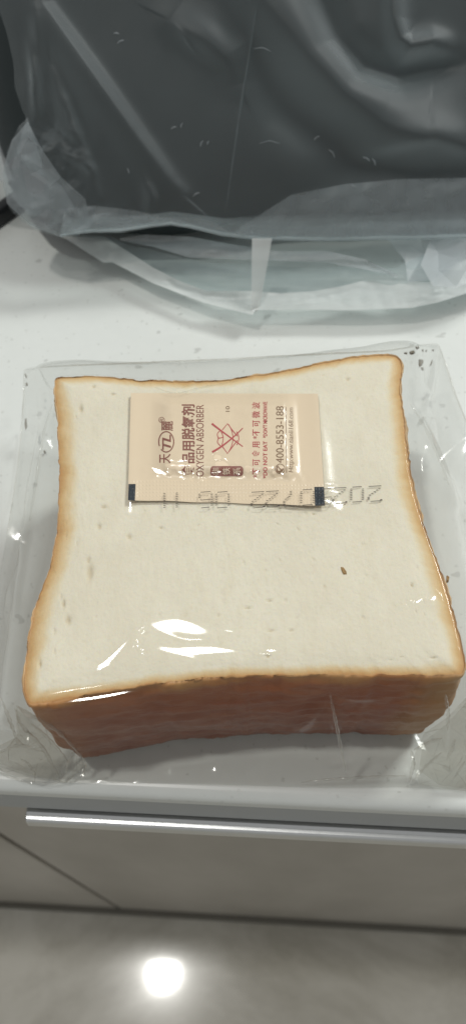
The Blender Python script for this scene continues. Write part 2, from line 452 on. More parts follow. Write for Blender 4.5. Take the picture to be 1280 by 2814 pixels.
b0 = len(pv); pv += list(low.reshape(-1, 3)); pf += [tuple(b0+i for i in f[::-1]) for f in grid_faces(*low.shape[:2])]
me = mesh('pouch', pv, pf)
bm = bmesh.new(); bm.from_mesh(me); bmesh.ops.recalc_face_normals(bm, faces=bm.faces); bm.to_mesh(me); bm.free()
obj('pouch', me, SACH, sach)
INKB = simple('brown_ink', (.27, .10, .075), .45, 0, .08, 500, 0)
INKR = simple('red_ink', (.50, .085, .09), .45, 0, .08, 500, 0)
INKO = simple('olive_brown_ink', (.26, .155, .09), .45, 0, .08, 500, 0)
INKK = simple('navy_black_ink', (.018, .026, .036), .4, 0, .2, 800, 0)
def drape(bm, name, mat, lift=.00007, cuts=8.0):
    """flat print given in photo pixels on the sachet -> laid on the sachet's curved skin"""
    xs_ = [v_.co.x for v_ in bm.verts]; ys_ = [v_.co.y for v_ in bm.verts]
    for axis, lo, hi in ((0, min(xs_), max(xs_)), (1, min(ys_), max(ys_))):
        for c_ in np.arange(lo+cuts, hi, cuts):
            co = [0, 0, 0]; no = [0, 0, 0]; co[axis] = c_; no[axis] = 1
            bmesh.ops.bisect_plane(bm, geom=bm.verts[:]+bm.edges[:]+bm.faces[:], plane_co=co, plane_no=no, dist=1e-4)
    q = np.array([(v_.co.x, v_.co.y) for v_ in bm.verts]); z = ZS + sheight(q) + lift
    Q = at(q[:, 0], q[:, 1], z)
    for v_, p_ in zip(bm.verts, Q): v_.co = p_
    bmesh.ops.recalc_face_normals(bm, faces=bm.faces)
    if bm.faces and sum(f.normal.z for f in bm.faces) < 0: bmesh.ops.reverse_faces(bm, faces=bm.faces)
    return obj(name, bm, mat, sach, False)
def text_bm(s, bold=0.0, spacing=1.0, shear=0):
    cu = bpy.data.curves.new('text_source', 'FONT'); cu.body = s; cu.offset = bold; cu.space_character = spacing; cu.shear = shear
    cu.resolution_u = 4
    o = bpy.data.objects.new('text_source', cu); COL.objects.link(o)
    dg = bpy.context.evaluated_depsgraph_get()
    me = bpy.data.meshes.new_from_object(o.evaluated_get(dg)); bm = bmesh.new(); bm.from_mesh(me)
    bpy.data.meshes.remove(me); bpy.data.objects.remove(o); bpy.data.curves.remove(cu)
    bmesh.ops.triangulate(bm, faces=bm.faces)
    return bm
def fit_text(bm, x0, x1, y0, y1):
    """reads upwards in the photo: run along -y, glyph tops towards -x"""
    X = [v_.co.x for v_ in bm.verts]; Y = [v_.co.y for v_ in bm.verts]
    a, b, c_, d_ = min(X), max(X), min(Y), max(Y)
    for v_ in bm.verts:
        u = (v_.co.x-a)/(b-a); t = (v_.co.y-c_)/(d_-c_)
        v_.co = (x1-t*(x1-x0), y1-u*(y1-y0), 0)
    return bm
def stext(s, x0, x1, y0, y1, mat, bold=0.0, spacing=1.0, shear=0):
    return drape(fit_text(text_bm(s, bold, spacing, shear), x0, x1, y0, y1), 'printed_text', mat)
def stroke_bm(bm, pl, w0, w1=None, closed=False):
    pl = np.array(pl, float); n = len(pl); w1 = w0 if w1 is None else w1; L = []; R = []
    for i in range(n):
        a = pl[(i-1) % n] if (closed or i) else pl[i]; b = pl[(i+1) % n] if (closed or i < n-1) else pl[i]
        t = (b-a)/max(1e-9, np.linalg.norm(b-a)); nn = np.array([-t[1], t[0]]); w_ = (w0+(w1-w0)*i/max(1, n-1))/2
        L.append(bm.verts.new((*(pl[i]+nn*w_), 0))); R.append(bm.verts.new((*(pl[i]-nn*w_), 0)))
    for i in range(n if closed else n-1):
        j = (i+1) % n; bm.faces.new((L[i], L[j], R[j], R[i]))
    return bm
def bez(p0, p1, p2, n=10):
    t = np.linspace(0, 1, n)[:, None]; return list((1-t)**2*np.array(p0)+2*t*(1-t)*np.array(p1)+t*t*np.array(p2))
stext('天', 438, 469, 1247, 1273, INKB, .012)
stext('麗', 444, 476, 1157, 1184, INKB, .012)
stext('®', 436, 453, 1146, 1162, INKB)
e_ = [(457+20.5*math.cos(a), 1214+28*math.sin(a)) for a in np.linspace(.86*math.pi, 2.74*math.pi, 46)]
drape(stroke_bm(bmesh.new(), e_, 3.0), 'printed_emblem', INKB)
stext('TL', 446, 470, 1194, 1236, INKB, .018, .86, .22)
stext('食品用脱氧剂', 499, 536, 1111, 1308, INKB, .022)
stext('OXYGEN ABSORBER', 539, 560, 1112, 1309, INKB, .0)
stext('10', 620, 631, 1116, 1131, INKO, .0)
b_ = bmesh.new()
for args in (((582,1164),(602,1180),(667,1227), 5.5, 2.4), ((583,1242),(622,1222),(667,1176), 5.5, 2.4)):
    stroke_bm(b_, bez(*args[:3], 14), args[3], args[4])
for pl in ([(611,1181),(625,1164),(640,1184),(652,1198)], [(609,1224),(625,1246),(640,1226),(652,1210)]): stroke_bm(b_, pl, 2.4)
for pl in (bez((607,1182),(590,1192),(602,1204)), bez((602,1204),(591,1214),(606,1225)), bez((607,1186),(618,1200),(609,1225)), bez((628,1166),(652,1204),(628,1242)), bez((650,1186),(662,1204),(650,1223)), bez((598,1203),(606,1205),(614,1200))):
    stroke_bm(b_, pl, 2.0)
drape(b_, 'printed_symbol', INKR, .00009)
# badge with three pale characters
b_ = bmesh.new(); rr = 9
pts = []
for cx, cy, a0 in ((659,1290,-90),(659,1300,0),(587,1300,90),(587,1290,180)):
    for a in np.radians(np.linspace(a0, a0+90, 7)): pts.append(b_.verts.new((cx+rr*math.cos(a), cy+rr*math.sin(a)-.3, 0)))
b_.faces.new(pts); drape(b_, 'printed_badge', INKB)
PALE = simple('pale_print', (.74, .59, .44), .4, 0, .05, 500, 0)
for ch, x0 in (('非', 583), ('铁', 611), ('系', 640)):
    drape(fit_text(text_bm(ch, .008), x0, x0+21, 1285, 1305), 'printed_character', PALE, .00014)
stext('*不 可 食 用 *不 可 微 波', 692, 714, 1105, 1313, INKR, .008)
stext('*DO NOT EAT', 722, 734, 1212, 1314, INKR, .022)
stext("*DON'T MICROWAVE", 722, 734, 1104, 1203, INKR, .022)
stext('400-8553-188', 758, 779, 1116, 1272, INKO, .0)
b_ = stroke_bm(bmesh.new(), [(769+13*math.cos(a), 1288+13*math.sin(a)) for a in np.linspace(0, 2*math.pi, 30, endpoint=False)], 1.6, None, True)
stroke_bm(b_, bez((763,1297),(757,1284),(764,1279)), 5, 2); stroke_bm(b_, bez((764,1297),(774,1296),(778,1287)), 5, 4); stroke_bm(b_, [(763,1282),(776,1295)], 3)
drape(b_, 'printed_phone_symbol', INKO)
drape(stroke_bm(bmesh.new(), [(785,1118),(787,1299)], 1.9), 'printed_line', INKO)
stext('Http:www.tianli168.com', 792, 809, 1120, 1298, INKO, .0, 1.0, .15)
for pl in ([(354,1330),(373,1330),(371,1376),(352.4,1374.5)], [(863,1338),(889.2,1338),(891.6,1389.6),(865,1389)]):
    b_ = bmesh.new(); b_.faces.new([b_.verts.new((*p_, 0)) for p_ in pl]); drape(b_, 'black_mark', INKK, .00008, 3.0)

# ------------------------------------------------------------------ clear bread bag
def clear_bumps(k):
    return k.bump(k.noise(70, 3, .5), .015, .002)
CLEAR = film('clear_film', (.945, .947, .94), 0.010, (.85, .87, .86), 0.10, .6, clear_bumps, .2)
CLEARG = film('gathered_clear_film', (.905, .90, .88), .055, (.84, .82, .78), .09, 1.2, None, .13)
bag = thing('bread_bag', (0, 0, 0), 'clear plastic bag with a printed date wrapped round the toast bread', 'bag')
oback = [(66,1015,.028),(105,1008,.031),(205,1003,.036),(420,995,.040),(640,985,.044),(880,972,.046),(1080,964,.046),(1140,948,.040)]
oright = [(1203,944,.034),(1225,1005,.030),(1250,1085,.026),(1290,1180,.018),(1330,1300,.012),(1375,1450,.006),(1410,1650,.003),(1420,1850,.002)]
ofront = [(1400,2120,.001),(1250,2172,.0014),(1100,2164,.0012),(900,2166,.0012),(700,2160,.0010),(500,2154,.001),(300,2152,.001),(180,2153,.0015),(60,2128,.003)]
oleft = [(-60,2085,.003),(-45,1900,.003),(-20,1720,.003),(0,1580,.004),(18,1480,.006),(36,1380,.010),(52,1280,.014),(62,1180,.020),(66,1100,.025)]
outer = loop_of([oback, oright, ofront, oleft])
outer = smooth_closed(outer, 2)
def lens(px, pl, w_, a, asym=0):
    d_, t, s = seg_dist(px, pl)
    prof_ = np.exp(-(d_/w_)**2)
    return a*prof_*np.sin(math.pi*np.clip(t*.96+.02, 0, 1))**.8
# taut wrinkles of the film: middle (photo pixels), half length, half width, direction, slopes across x and y
FACETS = [(505,1728,125,34,.12,.085,.202), (560,1792,165,22,.05,.10,.186), (312,1806,105,13,-.74,.034,.183), (745,1790,38,7,.05,.149,.183),
          (250,1900,165,17,-.11,.02,.157), (1150,1655,30,15,-.2,.262,.212), (1190,1648,18,18,.2,.272,.212), (1118,1662,16,9,-.3,.255,.212),
          (432,1300,34,8,.35,.08,.325), (470,1292,16,5,.2,.09,.325), (520,1296,30,6,-.1,.10,.325), (610,1290,18,10,.2,.128,.325), (600,1270,12,8,0,.125,.325),
          (683,1302,9,9,0,.145,.325), (556,1322,10,6,0,.115,.328), (500,1318,14,4,.3,.10,.328)]
def filmtop(P):
    """height of the film above the cut face: lies on the sachet, raised in the wrinkles near the front"""
    px = topx(np.c_[P[..., 0], P[..., 1], np.full(P.shape[0], T)]) if P.ndim == 2 else topx(np.concatenate([P[..., :2], np.full(P.shape[:-1]+(1,), T)], -1))
    u, v_ = suv(px)
    inn = sstep(-.11, .03, u)*(1-sstep(.97, 1.12, u))*sstep(-.18, .04, v_)*(1-sstep(.96, 1.2, v_))
    h = .0004 + inn*(.0012 + np.maximum(0, sheight(px))*.98)
    apex = (380, 1745)
    d_ = np.linalg.norm(px-np.array(apex), axis=-1)
    h = h + .0014*np.exp(-(d_/60)**1.0)
    h = h + lens(px, [apex, (386,1800), (392,1870)], 8, .0006)
    h = h + lens(px, [(830,1760), (980,1700), (1090,1650), (1160,1590)], 30, .0006)
    h = h + lens(px, [(415,1060), (480,1085), (560,1062), (640,1058), (690,1040)], 7, .0007)
    h = h + creases(px, 330, 51, 6)*.00022*sstep(1420, 1600, px[..., 1]) + creases(px, 500, 52, 5)*.00012
    for (x0, y0, rx, ry, a, sx, sy) in FACETS:
        dx = px[..., 0]-x0; dy_ = px[..., 1]-y0; ca, sa = math.cos(a), math.sin(a)
        p_ = dx*ca+dy_*sa; q_ = -dx*sa+dy_*ca
        q_ = q_ + .12*ry*np.sin(p_/rx*4+x0)                     # a slightly wavy outline
        d4 = np.exp(-((p_/rx)**2+(q_/ry)**2)**3)
        c0 = at(x0, y0, T)
        h = h*(1-d4) + d4*(.0008+sx*(P[..., 0]-c0[0])+sy*(P[..., 1]-c0[1])+.8*((P[..., 0]-c0[0])**2+(P[..., 1]-c0[1])**2)+sy*ry*1.1e-4 + (.0010 if 1240 < y0 < 1340 else 0))
    return np.maximum(h, .00025)
ri = np.r_[np.linspace(.02, .86, 100), np.linspace(.868, 1, 34)]
inner = ctr + (rim-ctr)[None]*ri[:, None, None]
dome2 = -.0010*sstep(.972, 1, ri)**2
inner[..., 2] = T + filmtop(inner) + dome2[:, None]
NO = 110
so = np.linspace(0, 1, NO+1)[1:]
start = inner[-1]; out_rows = []
slack = smooth_closed((W4 @ np.array([.55, .75, .72, .7]))[:, None], 30)[:, 0]
for s in so:
    hs = s                                             # horizontal travel
    zf = (1-s)
    # film leaves the rim, falls steeply first, then runs out on the counter
    hfrac = s**slack
    zfrac = 1-(1-(1-s)**1.35)
    row = start + (outer-start)*hfrac[:, None]
    row[:, 2] = outer[:, 2] + (start[:, 2]-outer[:, 2])*zfrac
    row += outn*(.0012*math.sin(math.pi*min(1, s*3)) if s < .34 else 0)
    out_rows.append(row)
OR = np.array(out_rows)
opx = topx(OR)
amp = (np.sin(np.pi*so)**.7)[:, None]*(W4 @ np.array([.25, .8, .35, .7]))[None]
cr = creases(opx*np.array([1, .5]), 190, 61, 6)*.0017 + creases(opx, 70, 62, 6)*.0003
fold = np.zeros(opx.shape[:-1])
for pl, w_, a in (([(905,1900),(925,2000),(950,2130)], 9, .0028), ([(905,1900),(850,1970),(780,2030)], 16, .0020), ([(905,1900),(870,1890),(800,1885)], 9, .0015),
                  ([(905,1905),(980,1915),(1070,1912)], 12, .0022), ([(145,1100),(115,1200),(95,1330),(85,1420),(60,1560),(40,1700)], 9, .0032),
                  ([(1125,1105),(1175,1190),(1215,1290),(1260,1400)], 10, .0030), ([(1200,960),(1180,1080),(1165,1130)], 9, .0020), ([(1165,1130),(1240,1290),(1280,1330)], 18, -.0022),
                  ([(690,1880),(700,1960),(720,2060)], 10, .0010), ([(1215,1960),(1220,2010),(1215,2060)], 7, .0026),
                  ([(50,1560),(30,1640),(15,1730)], 9, .0024), ([(110,1010),(135,1060),(150,1085)], 8, .0016), ([(1010,2060),(985,2020),(960,2000)], 9, .0018)):
    fold += lens(opx, pl, w_, a)
OR = OR + outn[None]*(amp*cr*.8+fold*.55)[..., None]
OR[..., 2] += amp*cr*.5+fold*.8
OR[..., 2] = np.maximum(OR[..., 2], .0011)
# a taut fold standing off the left half of the front edge
for (x0, y0, z0, lx_, ly_, a_, sx, sy) in ((272, 1917, T-.0016, .0180, .0011, .09, .02, .157), (118, 1929, T-.0016, .0016, .0009, .09, .01, .155)):
    c0 = at(x0, y0, z0); dx = OR[..., 0]-c0[0]; dy_ = OR[..., 1]-c0[1]
    p_ = dx*math.cos(a_)+dy_*math.sin(a_); q_ = -dx*math.sin(a_)+dy_*math.cos(a_)
    wgt = np.exp(-((p_/lx_)**2+(q_/ly_)**2)**3)*sstep(.3, .6, OR[..., 2]/T)
    OR[..., 2] = OR[..., 2]*(1-wgt) + wgt*(z0+sx*dx+sy*dy_+1.15*dx*dx)
# keep the film outside the loaf's wall
axis = (OR-ctr)@np.eye(3); zrel = np.clip(1-OR[..., 2]/T, 0, 1)
wallr = np.linalg.norm((rimr-ctr)[:, :2], axis=1)[None]*(1-(1-taper)*zrel**1.2) + .0026*np.sin(np.pi*np.minimum(zrel, .5)) + .0006 + .0012*sstep(.02, .12, zrel)
rad = np.linalg.norm(axis[..., :2], axis=-1)
rnew = np.maximum.accumulate(np.maximum(wallr, rad), axis=0); push = rnew/rad; OR[..., 0] = ctr[0]+axis[..., 0]*push; OR[..., 1] = ctr[1]+axis[..., 1]*push
rows = np.concatenate([inner, OR], 0)
me = mesh('top_sheet', rows.reshape(-1, 3), grid_faces(len(rows), NR, True) + [tuple(range(NR-1, -1, -1))])
obj('top_sheet', me, CLEAR, bag)
# lower sheet, from the same seam back under the loaf
foot = wall[-1].copy(); foot[:, 2] = .0004
low = []
for s in np.linspace(0, 1, 26):
    row = OR[-1]*(1-s) + foot*s
    row[:, 2] = OR[-1][:, 2]*(1-s)**1.6 + .0005 - .0003*s
    low.append(row)
low = np.array(low); lpx = topx(low)
low[..., 2] += (np.sin(np.pi*np.linspace(0, 1, 26))**.6)[:, None]*np.abs(creases(lpx, 120, 71, 6))*.0016
low = np.concatenate([low, (ctr+(foot-ctr)*.5)[None]*[1, 1, 0]+[0, 0, .0003]], 0)
obj('bottom_sheet', mesh('bottom_sheet', low.reshape(-1, 3), grid_faces(len(low), NR, True)), CLEAR, bag)
# gathered corners: stiff film crumpled into facets
def crumple(name, poly, zfun, n, jit, seed, mat, parent, jz=None, bulge=0, pleat=0):
    r = np.random.RandomState(seed); poly = np.array(poly, float)
    b = resample(poly, max(10, n//3), True)
    lo, hi = poly.min(0), poly.max(0); pts = list(b)
    def inside(p):
        c = False; j = len(poly)-1
        for i in range(len(poly)):
            if (poly[i][1] > p[1]) != (poly[j][1] > p[1]) and p[0] < (poly[j][0]-poly[i][0])*(p[1]-poly[i][1])/(poly[j][1]-poly[i][1])+poly[i][0]: c = not c
            j = i
        return c
    for _ in range(n*40):
        if len(pts) >= n+len(b): break
        p = r.uniform(lo, hi)
        if inside(p) and min(np.linalg.norm(p-q) for q in pts) > jit: pts.append(p)
    vs, es, fs, *_ = delaunay_2d_cdt([Vector(p) for p in pts], [(i, (i+1) % len(b)) for i in range(len(b))], [list(range(len(b)))], 1, 1e-6)
    q = np.array([(v_.x, v_.y) for v_ in vs]); z = zfun(q)
    jj = r.uniform(-1, 1, len(q))*(jz if jz is not None else .002); jj[:len(b)] *= .35
    z = np.maximum(z+jj+bulge, .0012)
    Q = at(q[:, 0], q[:, 1], z)
    bm = bmesh.new(); vv = [bm.verts.new(p) for p in Q]
    for f in fs:
        try: bm.faces.new([vv[i] for i in f])
        except ValueError: pass
    for e in bm.edges[:]:
        if pleat and len(e.link_faces) == 2 and r.rand() < .55:
            a_, c_ = e.verts; hh_ = pleat*r.uniform(.5, 1.2); off = Vector((r.uniform(-1, 1), r.uniform(-1, 1), 0))*pleat*.7
            m_ = (a_.co+c_.co)/2 + off + Vector((0, 0, hh_))
            t1 = bm.verts.new(a_.co*.72+m_*.28+Vector((0, 0, hh_*.4))); t2 = bm.verts.new(c_.co*.72+m_*.28+Vector((0, 0, hh_*.4))); mm = bm.verts.new(m_)
            bm.faces.new((a_, c_, t2, mm, t1))
    es_ = bm.edges[:]
    bmesh.ops.subdivide_edges(bm, edges=es_, cuts=2, use_grid_fill=True, smooth=.25)
    return obj(name, bm, mat, parent, False)
def zl(q):       # from the loaf's front left corner down to the counter
    d_ = np.linalg.norm((q-np.array([55, 1940]))*np.array([1, .95]), axis=1)
    return .052*np.clip(1-d_/215, 0, 1)**1.1 + .003
crumple('gathered_corner', [(46,1938),(95,1960),(165,2010),(205,2055),(240,2085),(242,2105),(228,2138),(175,2155),(140,2158),(90,2150),(20,2125),(-60,2100),(-60,2045),(0,2065),(45,2040),(50,1990)], zl, 20, 34, 3, CLEARG, bag, .0016, 0, .0010)
crumple('gathered_corner', [(40,1945),(100,1990),(160,2060),(190,2110),(150,2150),(60,2120),(-40,2085),(10,2060),(60,2035),(45,1985)], lambda q: zl(q)*.8, 12, 38, 8, CLEARG, bag, .0014, 0, .0010)
def zr(q):
    d_ = np.linalg.norm((q-np.array([1290, 1890]))*np.array([.9, 1]), axis=1)
    return .048*np.clip(1-d_/270, 0, 1)**1.1 + .003
crumple('gathered_corner', [(1290,1905),(1240,1950),(1215,2000),(1150,2020),(1128,2062),(1132,2105),(1125,2150),(1200,2165),(1300,2178),(1400,2180),(1420,2000),(1360,1900)], zr, 34, 30, 5, CLEARG, bag, .0019, 0, .0005)
crumple('gathered_corner', [(1280,1930),(1225,1990),(1160,2040),(1145,2100),(1160,2150),(1290,2170),(1390,2150),(1400,1980)], lambda q: zr(q)*.75, 16, 38, 6, CLEARG, bag, .0015, 0, .0005)
# pinched creases standing proud of the film: thin folded ridges that taper out
from mathutils.bvhtree import BVHTree
trees = [BVHTree.FromPolygons([v_.co for v_ in o.data.vertices], [p_.vertices[:] for p_ in o.data.polygons]) for o in bag.children]
def film_hit(px, py):
    d = Vector(ray(px, py)); best = None
    for tr_ in trees:
        h_ = tr_.ray_cast(Vector(CAM), d)
        if h_[0] is not None and (best is None or h_[3] < best[1]): best = (h_[0], h_[3])
    return np.array(best[0]) if best else at(px, py, .003)
def crease(pl, r0, mat, name='crease', parent=bag):
    n = 26; c_ = resample(np.array(pl, float), n)
    c_ = np.stack([np.convolve(np.pad(c_[:, k_], 2, mode='edge'), np.ones(5)/5, 'valid') for k_ in (0, 1)], -1)
    Pc = np.array([film_hit(*p_) for p_ in c_])
    for _ in range(2): Pc[1:-1] = .5*Pc[1:-1]+.25*(Pc[:-2]+Pc[2:])
    rings_ = []
    for i in range(n):
        t = Pc[min(n-1, i+1)]-Pc[max(0, i-1)]; t = t/np.linalg.norm(t)
        toc = CAM-Pc[i]; toc /= np.linalg.norm(toc); sd = np.cross(t, np.array([0, 0, 1.0])); sd /= max(1e-6, np.linalg.norm(sd)); up = np.cross(sd, t)
        rr_ = r0*(.25+.75*math.sin(math.pi*(i+.6)/(n+.2))**.7)*(1+.25*math.sin(i*1.7+pl[0][0]))
        rings_.append([Pc[i]+sd*rr_*math.cos(a)+up*rr_*1.3*math.sin(a) for a in np.linspace(-.35, math.pi+.35, 9)])
    return obj(name, gridmesh(name, np.array(rings_)), mat, parent)
for pl, r0, mt in (([(46,1938),(110,1980),(165,2012),(205,2055),(237,2092)], .00055, CLEARG), ([(46,1942),(52,1985),(85,2020),(120,2055),(150,2110),(167,2145)], .0006, CLEARG),
                   ([(80,1985),(130,2025),(170,2070),(192,2100)], .0005, CLEARG), ([(-20,2080),(30,2052),(55,2048),(95,2056),(122,2054)], .0006, CLEARG),
                   ([(0,1912),(20,1960),(40,2010),(52,2050)], .0005, CLEARG), ([(55,2085),(80,2098),(100,2130)], .0004, CLEARG), ([(237,2094),(238,2112),(226,2136)], .0005, CLEARG),
                   ([(205,2060),(190,2090),(178,2140)], .0004, CLEARG), ([(-50,2105),(30,2135),(90,2153),(145,2156),(172,2146)], .0005, CLEARG),
                   ([(148,1103),(122,1180),(108,1270),(92,1370),(80,1440)], .00045, CLEAR), ([(1122,1104),(1170,1180),(1205,1260),(1235,1340)], .00045, CLEAR), ([(905,1902),(925,2000),(950,2125)], .00045, CLEARG),
                   ([(1128,2060),(1135,2100),(1122,2150)], .0006, CLEARG), ([(1135,2062),(1180,2040),(1218,2028)], .0005, CLEARG), ([(1130,2150),(1170,2105),(1215,2065)], .0005, CLEARG),
                   ([(1222,1905),(1230,1960),(1228,2010)], .0005, CLEARG), ([(1245,2140),(1262,2115),(1278,2090)], .0004, CLEARG), ([(1225,2090),(1240,2060),(1250,2030)], .0005, CLEARG),
                   ([(820,2150),(900,2143),(1000,2135),(1120,2132)], .00045, CLEARG), ([(66,1016),(105,1009),(205,1004),(420,996),(640,986)], .0003, CLEARG), ([(640,986),(880,973),(1080,965),(1140,950),(1202,945)], .0003, CLEARG), ([(1203,946),(1225,1006),(1250,1086),(1289,1180)], .0003, CLEARG), ([(67,1018),(66,1100),(60,1180),(50,1280),(35,1380),(18,1480)], .0003, CLEARG), ([(420,1062),(480,1086),(560,1064),(660,1046)], .00035, CLEAR), ([(108,1012),(128,1055),(150,1078)], .0004, CLEAR)):
    crease(pl, r0, mt)
# the date: strokes of a striping printer, upside down as seen here
INKD = simple('date_ink', (.055, .04, .03), .5, 0, .1, 500, 0)
GL = {  # strokes in a 0..1 box (x right, y up) of the upright digit
 '0': [((0,.1),(0,.9)),((1,.1),(1,.9)),((.1,0),(.9,0)),((.1,1),(.9,1))], '1': [((.5,0),(.5,1))],
 '2': [((.1,1),(.85,1)),((1,.72),(1,.92)),((1,.66),(.05,.1)),((0,0),(1,0)),((0,.9),(.02,.97))],
 '5': [((0,1),(1,1)),((0,.55),(0,.95)),((0,.55),(.9,.55)),((1,.1),(1,.5)),((0,0),(.9,0))],
 '6': [((.2,1),(.85,1)),((0,.1),(0,.9)),((.1,.5),(.9,.5)),((1,.1),(1,.42)),((.1,0),(.9,0))],
 '7': [((0,1),(1,1)),((1,.65),(1,.95)),((.95,.6),(.5,.36)),((.45,.0),(.45,.32))]}
for ch, cx, cy, wid, hh in (('2',1029,1356,35,41),('0',980,1358,32,41),('2',933,1361,35,42),('5',895,1364,30,42),('0',844,1366,34,42),('7',797,1369,34,42),
                       ('2',748,1371,35,43),('2',708,1373,35,43),('0',611,1373,34,43),('6',565,1373,34,43),('1',486,1374,34,43),('1',452,1375,34,43)):
    bm = bmesh.new(); sl = 6/520
    for (a, b) in GL[ch]:
        A_ = np.array([cx-(a[0]-.5)*wid, cy+(a[1]-.5)*hh]); B_ = np.array([cx-(b[0]-.5)*wid, cy+(b[1]-.5)*hh])
        if abs(a[1]-b[1]) < .03:
            segs = [(np.array([min(A_[0], B_[0]), A_[1]+1.2]), np.array([max(A_[0], B_[0]), A_[1]-.8]))]
        else:
            m_ = max(3, int(round(abs(A_[1]-B_[1])/5.0))); segs = []
            for i in range(m_):
                p_ = A_+(B_-A_)*(i+.5)/m_; segs.append((p_-np.array([2.9, -.5]), p_+np.array([2.9, -.5])))
        for p0, p1 in segs: stroke_bm(bm, [p0+(p1-p0)*t for t in np.linspace(0, 1, 6 if p1[0]-p0[0] > 8 else 2)], 1.75)
    q = np.array([(v_.co.x, v_.co.y) for v_ in bm.verts]); g = at(q[:, 0], q[:, 1], T)
    for _ in range(3):
        z = T+filmtop(g)+.00022; g = at(q[:, 0], q[:, 1], z)
    for v_, p_ in zip(bm.verts, g): v_.co = p_
    bmesh.ops.recalc_face_normals(bm, faces=bm.faces)
    obj('printed_digit', bm, INKD, bag, False)

# ------------------------------------------------------------------ crumbs inside the bag
crumbs = [([(1123,969),(1137,963),(1139,972),(1128,976)],.036),([(1140,954),(1150,951),(1152,957),(1144,962)],.037),([(1108,972),(1117,970),(1118,975)],.036),
          ([(1148,988),(1162,990),(1160,1004),(1150,1009)],.033),([(1178,1008),(1187,986),(1188,992),(1181,1008)],.032),([(1155,1012),(1161,1011),(1163,1018),(1157,1018)],.031),
          ([(1157,964),(1163,963),(1162,968)],.036),([(1166,965),(1172,964),(1171,969)],.036),([(1184,963),(1191,963),(1190,967)],.035)]
for i, (pl, z) in enumerate(crumbs):
    a = np.array(pl, float); c0 = a.mean(0)
    fine_ = [c0+(p-c0)*random.uniform(.85, 1.15) for p in resample(a, 8, True)]
    o = flake('bread_crumb', fine_, max(.001, z-.003), .0009, CRD)
    tag(o, ('blocky grey brown crumb nearest the bread corner, inside the clear bag', 'flat crumb touching the back seam of the clear bag', 'little crumb next to the bread corner, beside the blocky crumb', 'largest ragged crumb in the back right corner of the clear bag', 'long slanted crumb sliver in the back right corner of the clear bag', 'small round crumb just in front of the largest ragged crumb', 'left of two pinhead crumbs below the back seam', 'right of two pinhead crumbs below the back seam', 'pinhead crumb closest to the back right tip of the clear bag')[i], 'crumb', 'bread crumbs in the corner of the bag')
for pl, z, lab in (([(68,1030),(72,1028),(76,1036),(73,1040)], .022, 'dark crumb at the back left tip of the clear bag, the upper of two'),
                   ([(71,1054),(77,1053),(78,1061),(72,1061)], .021, 'dark crumb at the back left tip of the clear bag, the lower of two'),
                   ([(121,1241),(125,1238),(127,1246),(123,1247)], .004, 'small dark crumb left of the bread under the clear film'),
                   ([(70,1150),(74,1150),(76,1175),(71,1182),(69,1170)], .016, 'long grey crumb sliver along the left seam of the clear bag')):
    o = flake('bread_crumb', pl, z-.003, .0008, CRD); tag(o, lab, 'crumb', 'loose crumbs left of the bread')

# ------------------------------------------------------------------ carrier bag and what is in it
def Ybody(x, z):
    s = .176 + .80*(z-.028) + .0 
    s = s + 1.7*np.maximum(0, -.085-x)**2*6
    s = s + .012*np.exp(-((z-.028)/.012)**2)*0
    return s
def on_body(px, py, off=0.0):
    d = ray(px, py); lo = np.full(d.shape[:-1], .05); hi = np.full(d.shape[:-1], 1.6)
    for _ in range(50):
        mid = (lo+hi)/2; Pm = CAM + d*mid[..., None]
        beyond = Pm[..., 1] > Ybody(Pm[..., 0], Pm[..., 2])+off
        hi = np.where(beyond, mid, hi); lo = np.where(beyond, lo, mid)
    return CAM + d*hi[..., None]
NB = np.array([0, -.78, .62])
MILK = film('milky_film', (.90, .93, .93), .10, (.66, .725, .755), .5, .4, None, .14)
MILKD = film('milky_film_doubled', (.84, .86, .86), .23, (.77, .80, .84), .45, .7, None, .14)
MILKW = film('milky_film_hem', (.80, .82, .82), .50, (.92, .94, .93), .38, 1.0, None, .15)
cb = thing('carrier_bag', (.06, .2, 0), 'translucent grey plastic carrier bag with dark contents standing behind the bread', 'bag')
lip = np.array([(165,652),(250,640),(330,640),(420,625),(470,620),(520,628),(610,650),(700,660),(860,664),(1000,662),(1280,655),(1420,648)], float)
lf = np.array([(165,652),(100,632),(60,610),(28,575),(10,520),(8,470),(22,410),(55,345),(72,325),(60,295),(42,240),(38,170),(20,90),(0,30),(-30,-60),(-60,-140)], float)
nx, ny = 440, 300
lipr = resample(lip, nx); lfr = resample(lf, ny)
uu = np.linspace(0, 1, nx)[None, :]; vv_ = np.linspace(0, 1, ny)[:, None]
rightx = np.full(ny, 1420.); 
gx_ = lfr[:, 0][:, None]*(1-uu) + 1420*uu
gyl = lfr[:, 1][:, None]; gyr = 648 + (-140-648)*vv_
lin = gyl*(1-uu) + gyr*uu
lip_lin = lipr[0, 1]*(1-uu)+648*uu
gy_ = lin + (lipr[:, 1][None]-lip_lin)*(1-vv_)**3
gx_ = gx_ + (lipr[:, 0][None]-(165*(1-uu)+1420*uu))*(1-vv_)**3
q = np.stack([gx_, gy_], -1)
def ridge(q, pl, wl_, wr_, a):
    d_, t, s = seg_dist(q, pl); w_ = np.where(s > 0, wl_, wr_)
    return a*np.exp(-(d_/w_)**2)*np.sin(math.pi*np.clip(t*.9+.05, 0, 1))**.6
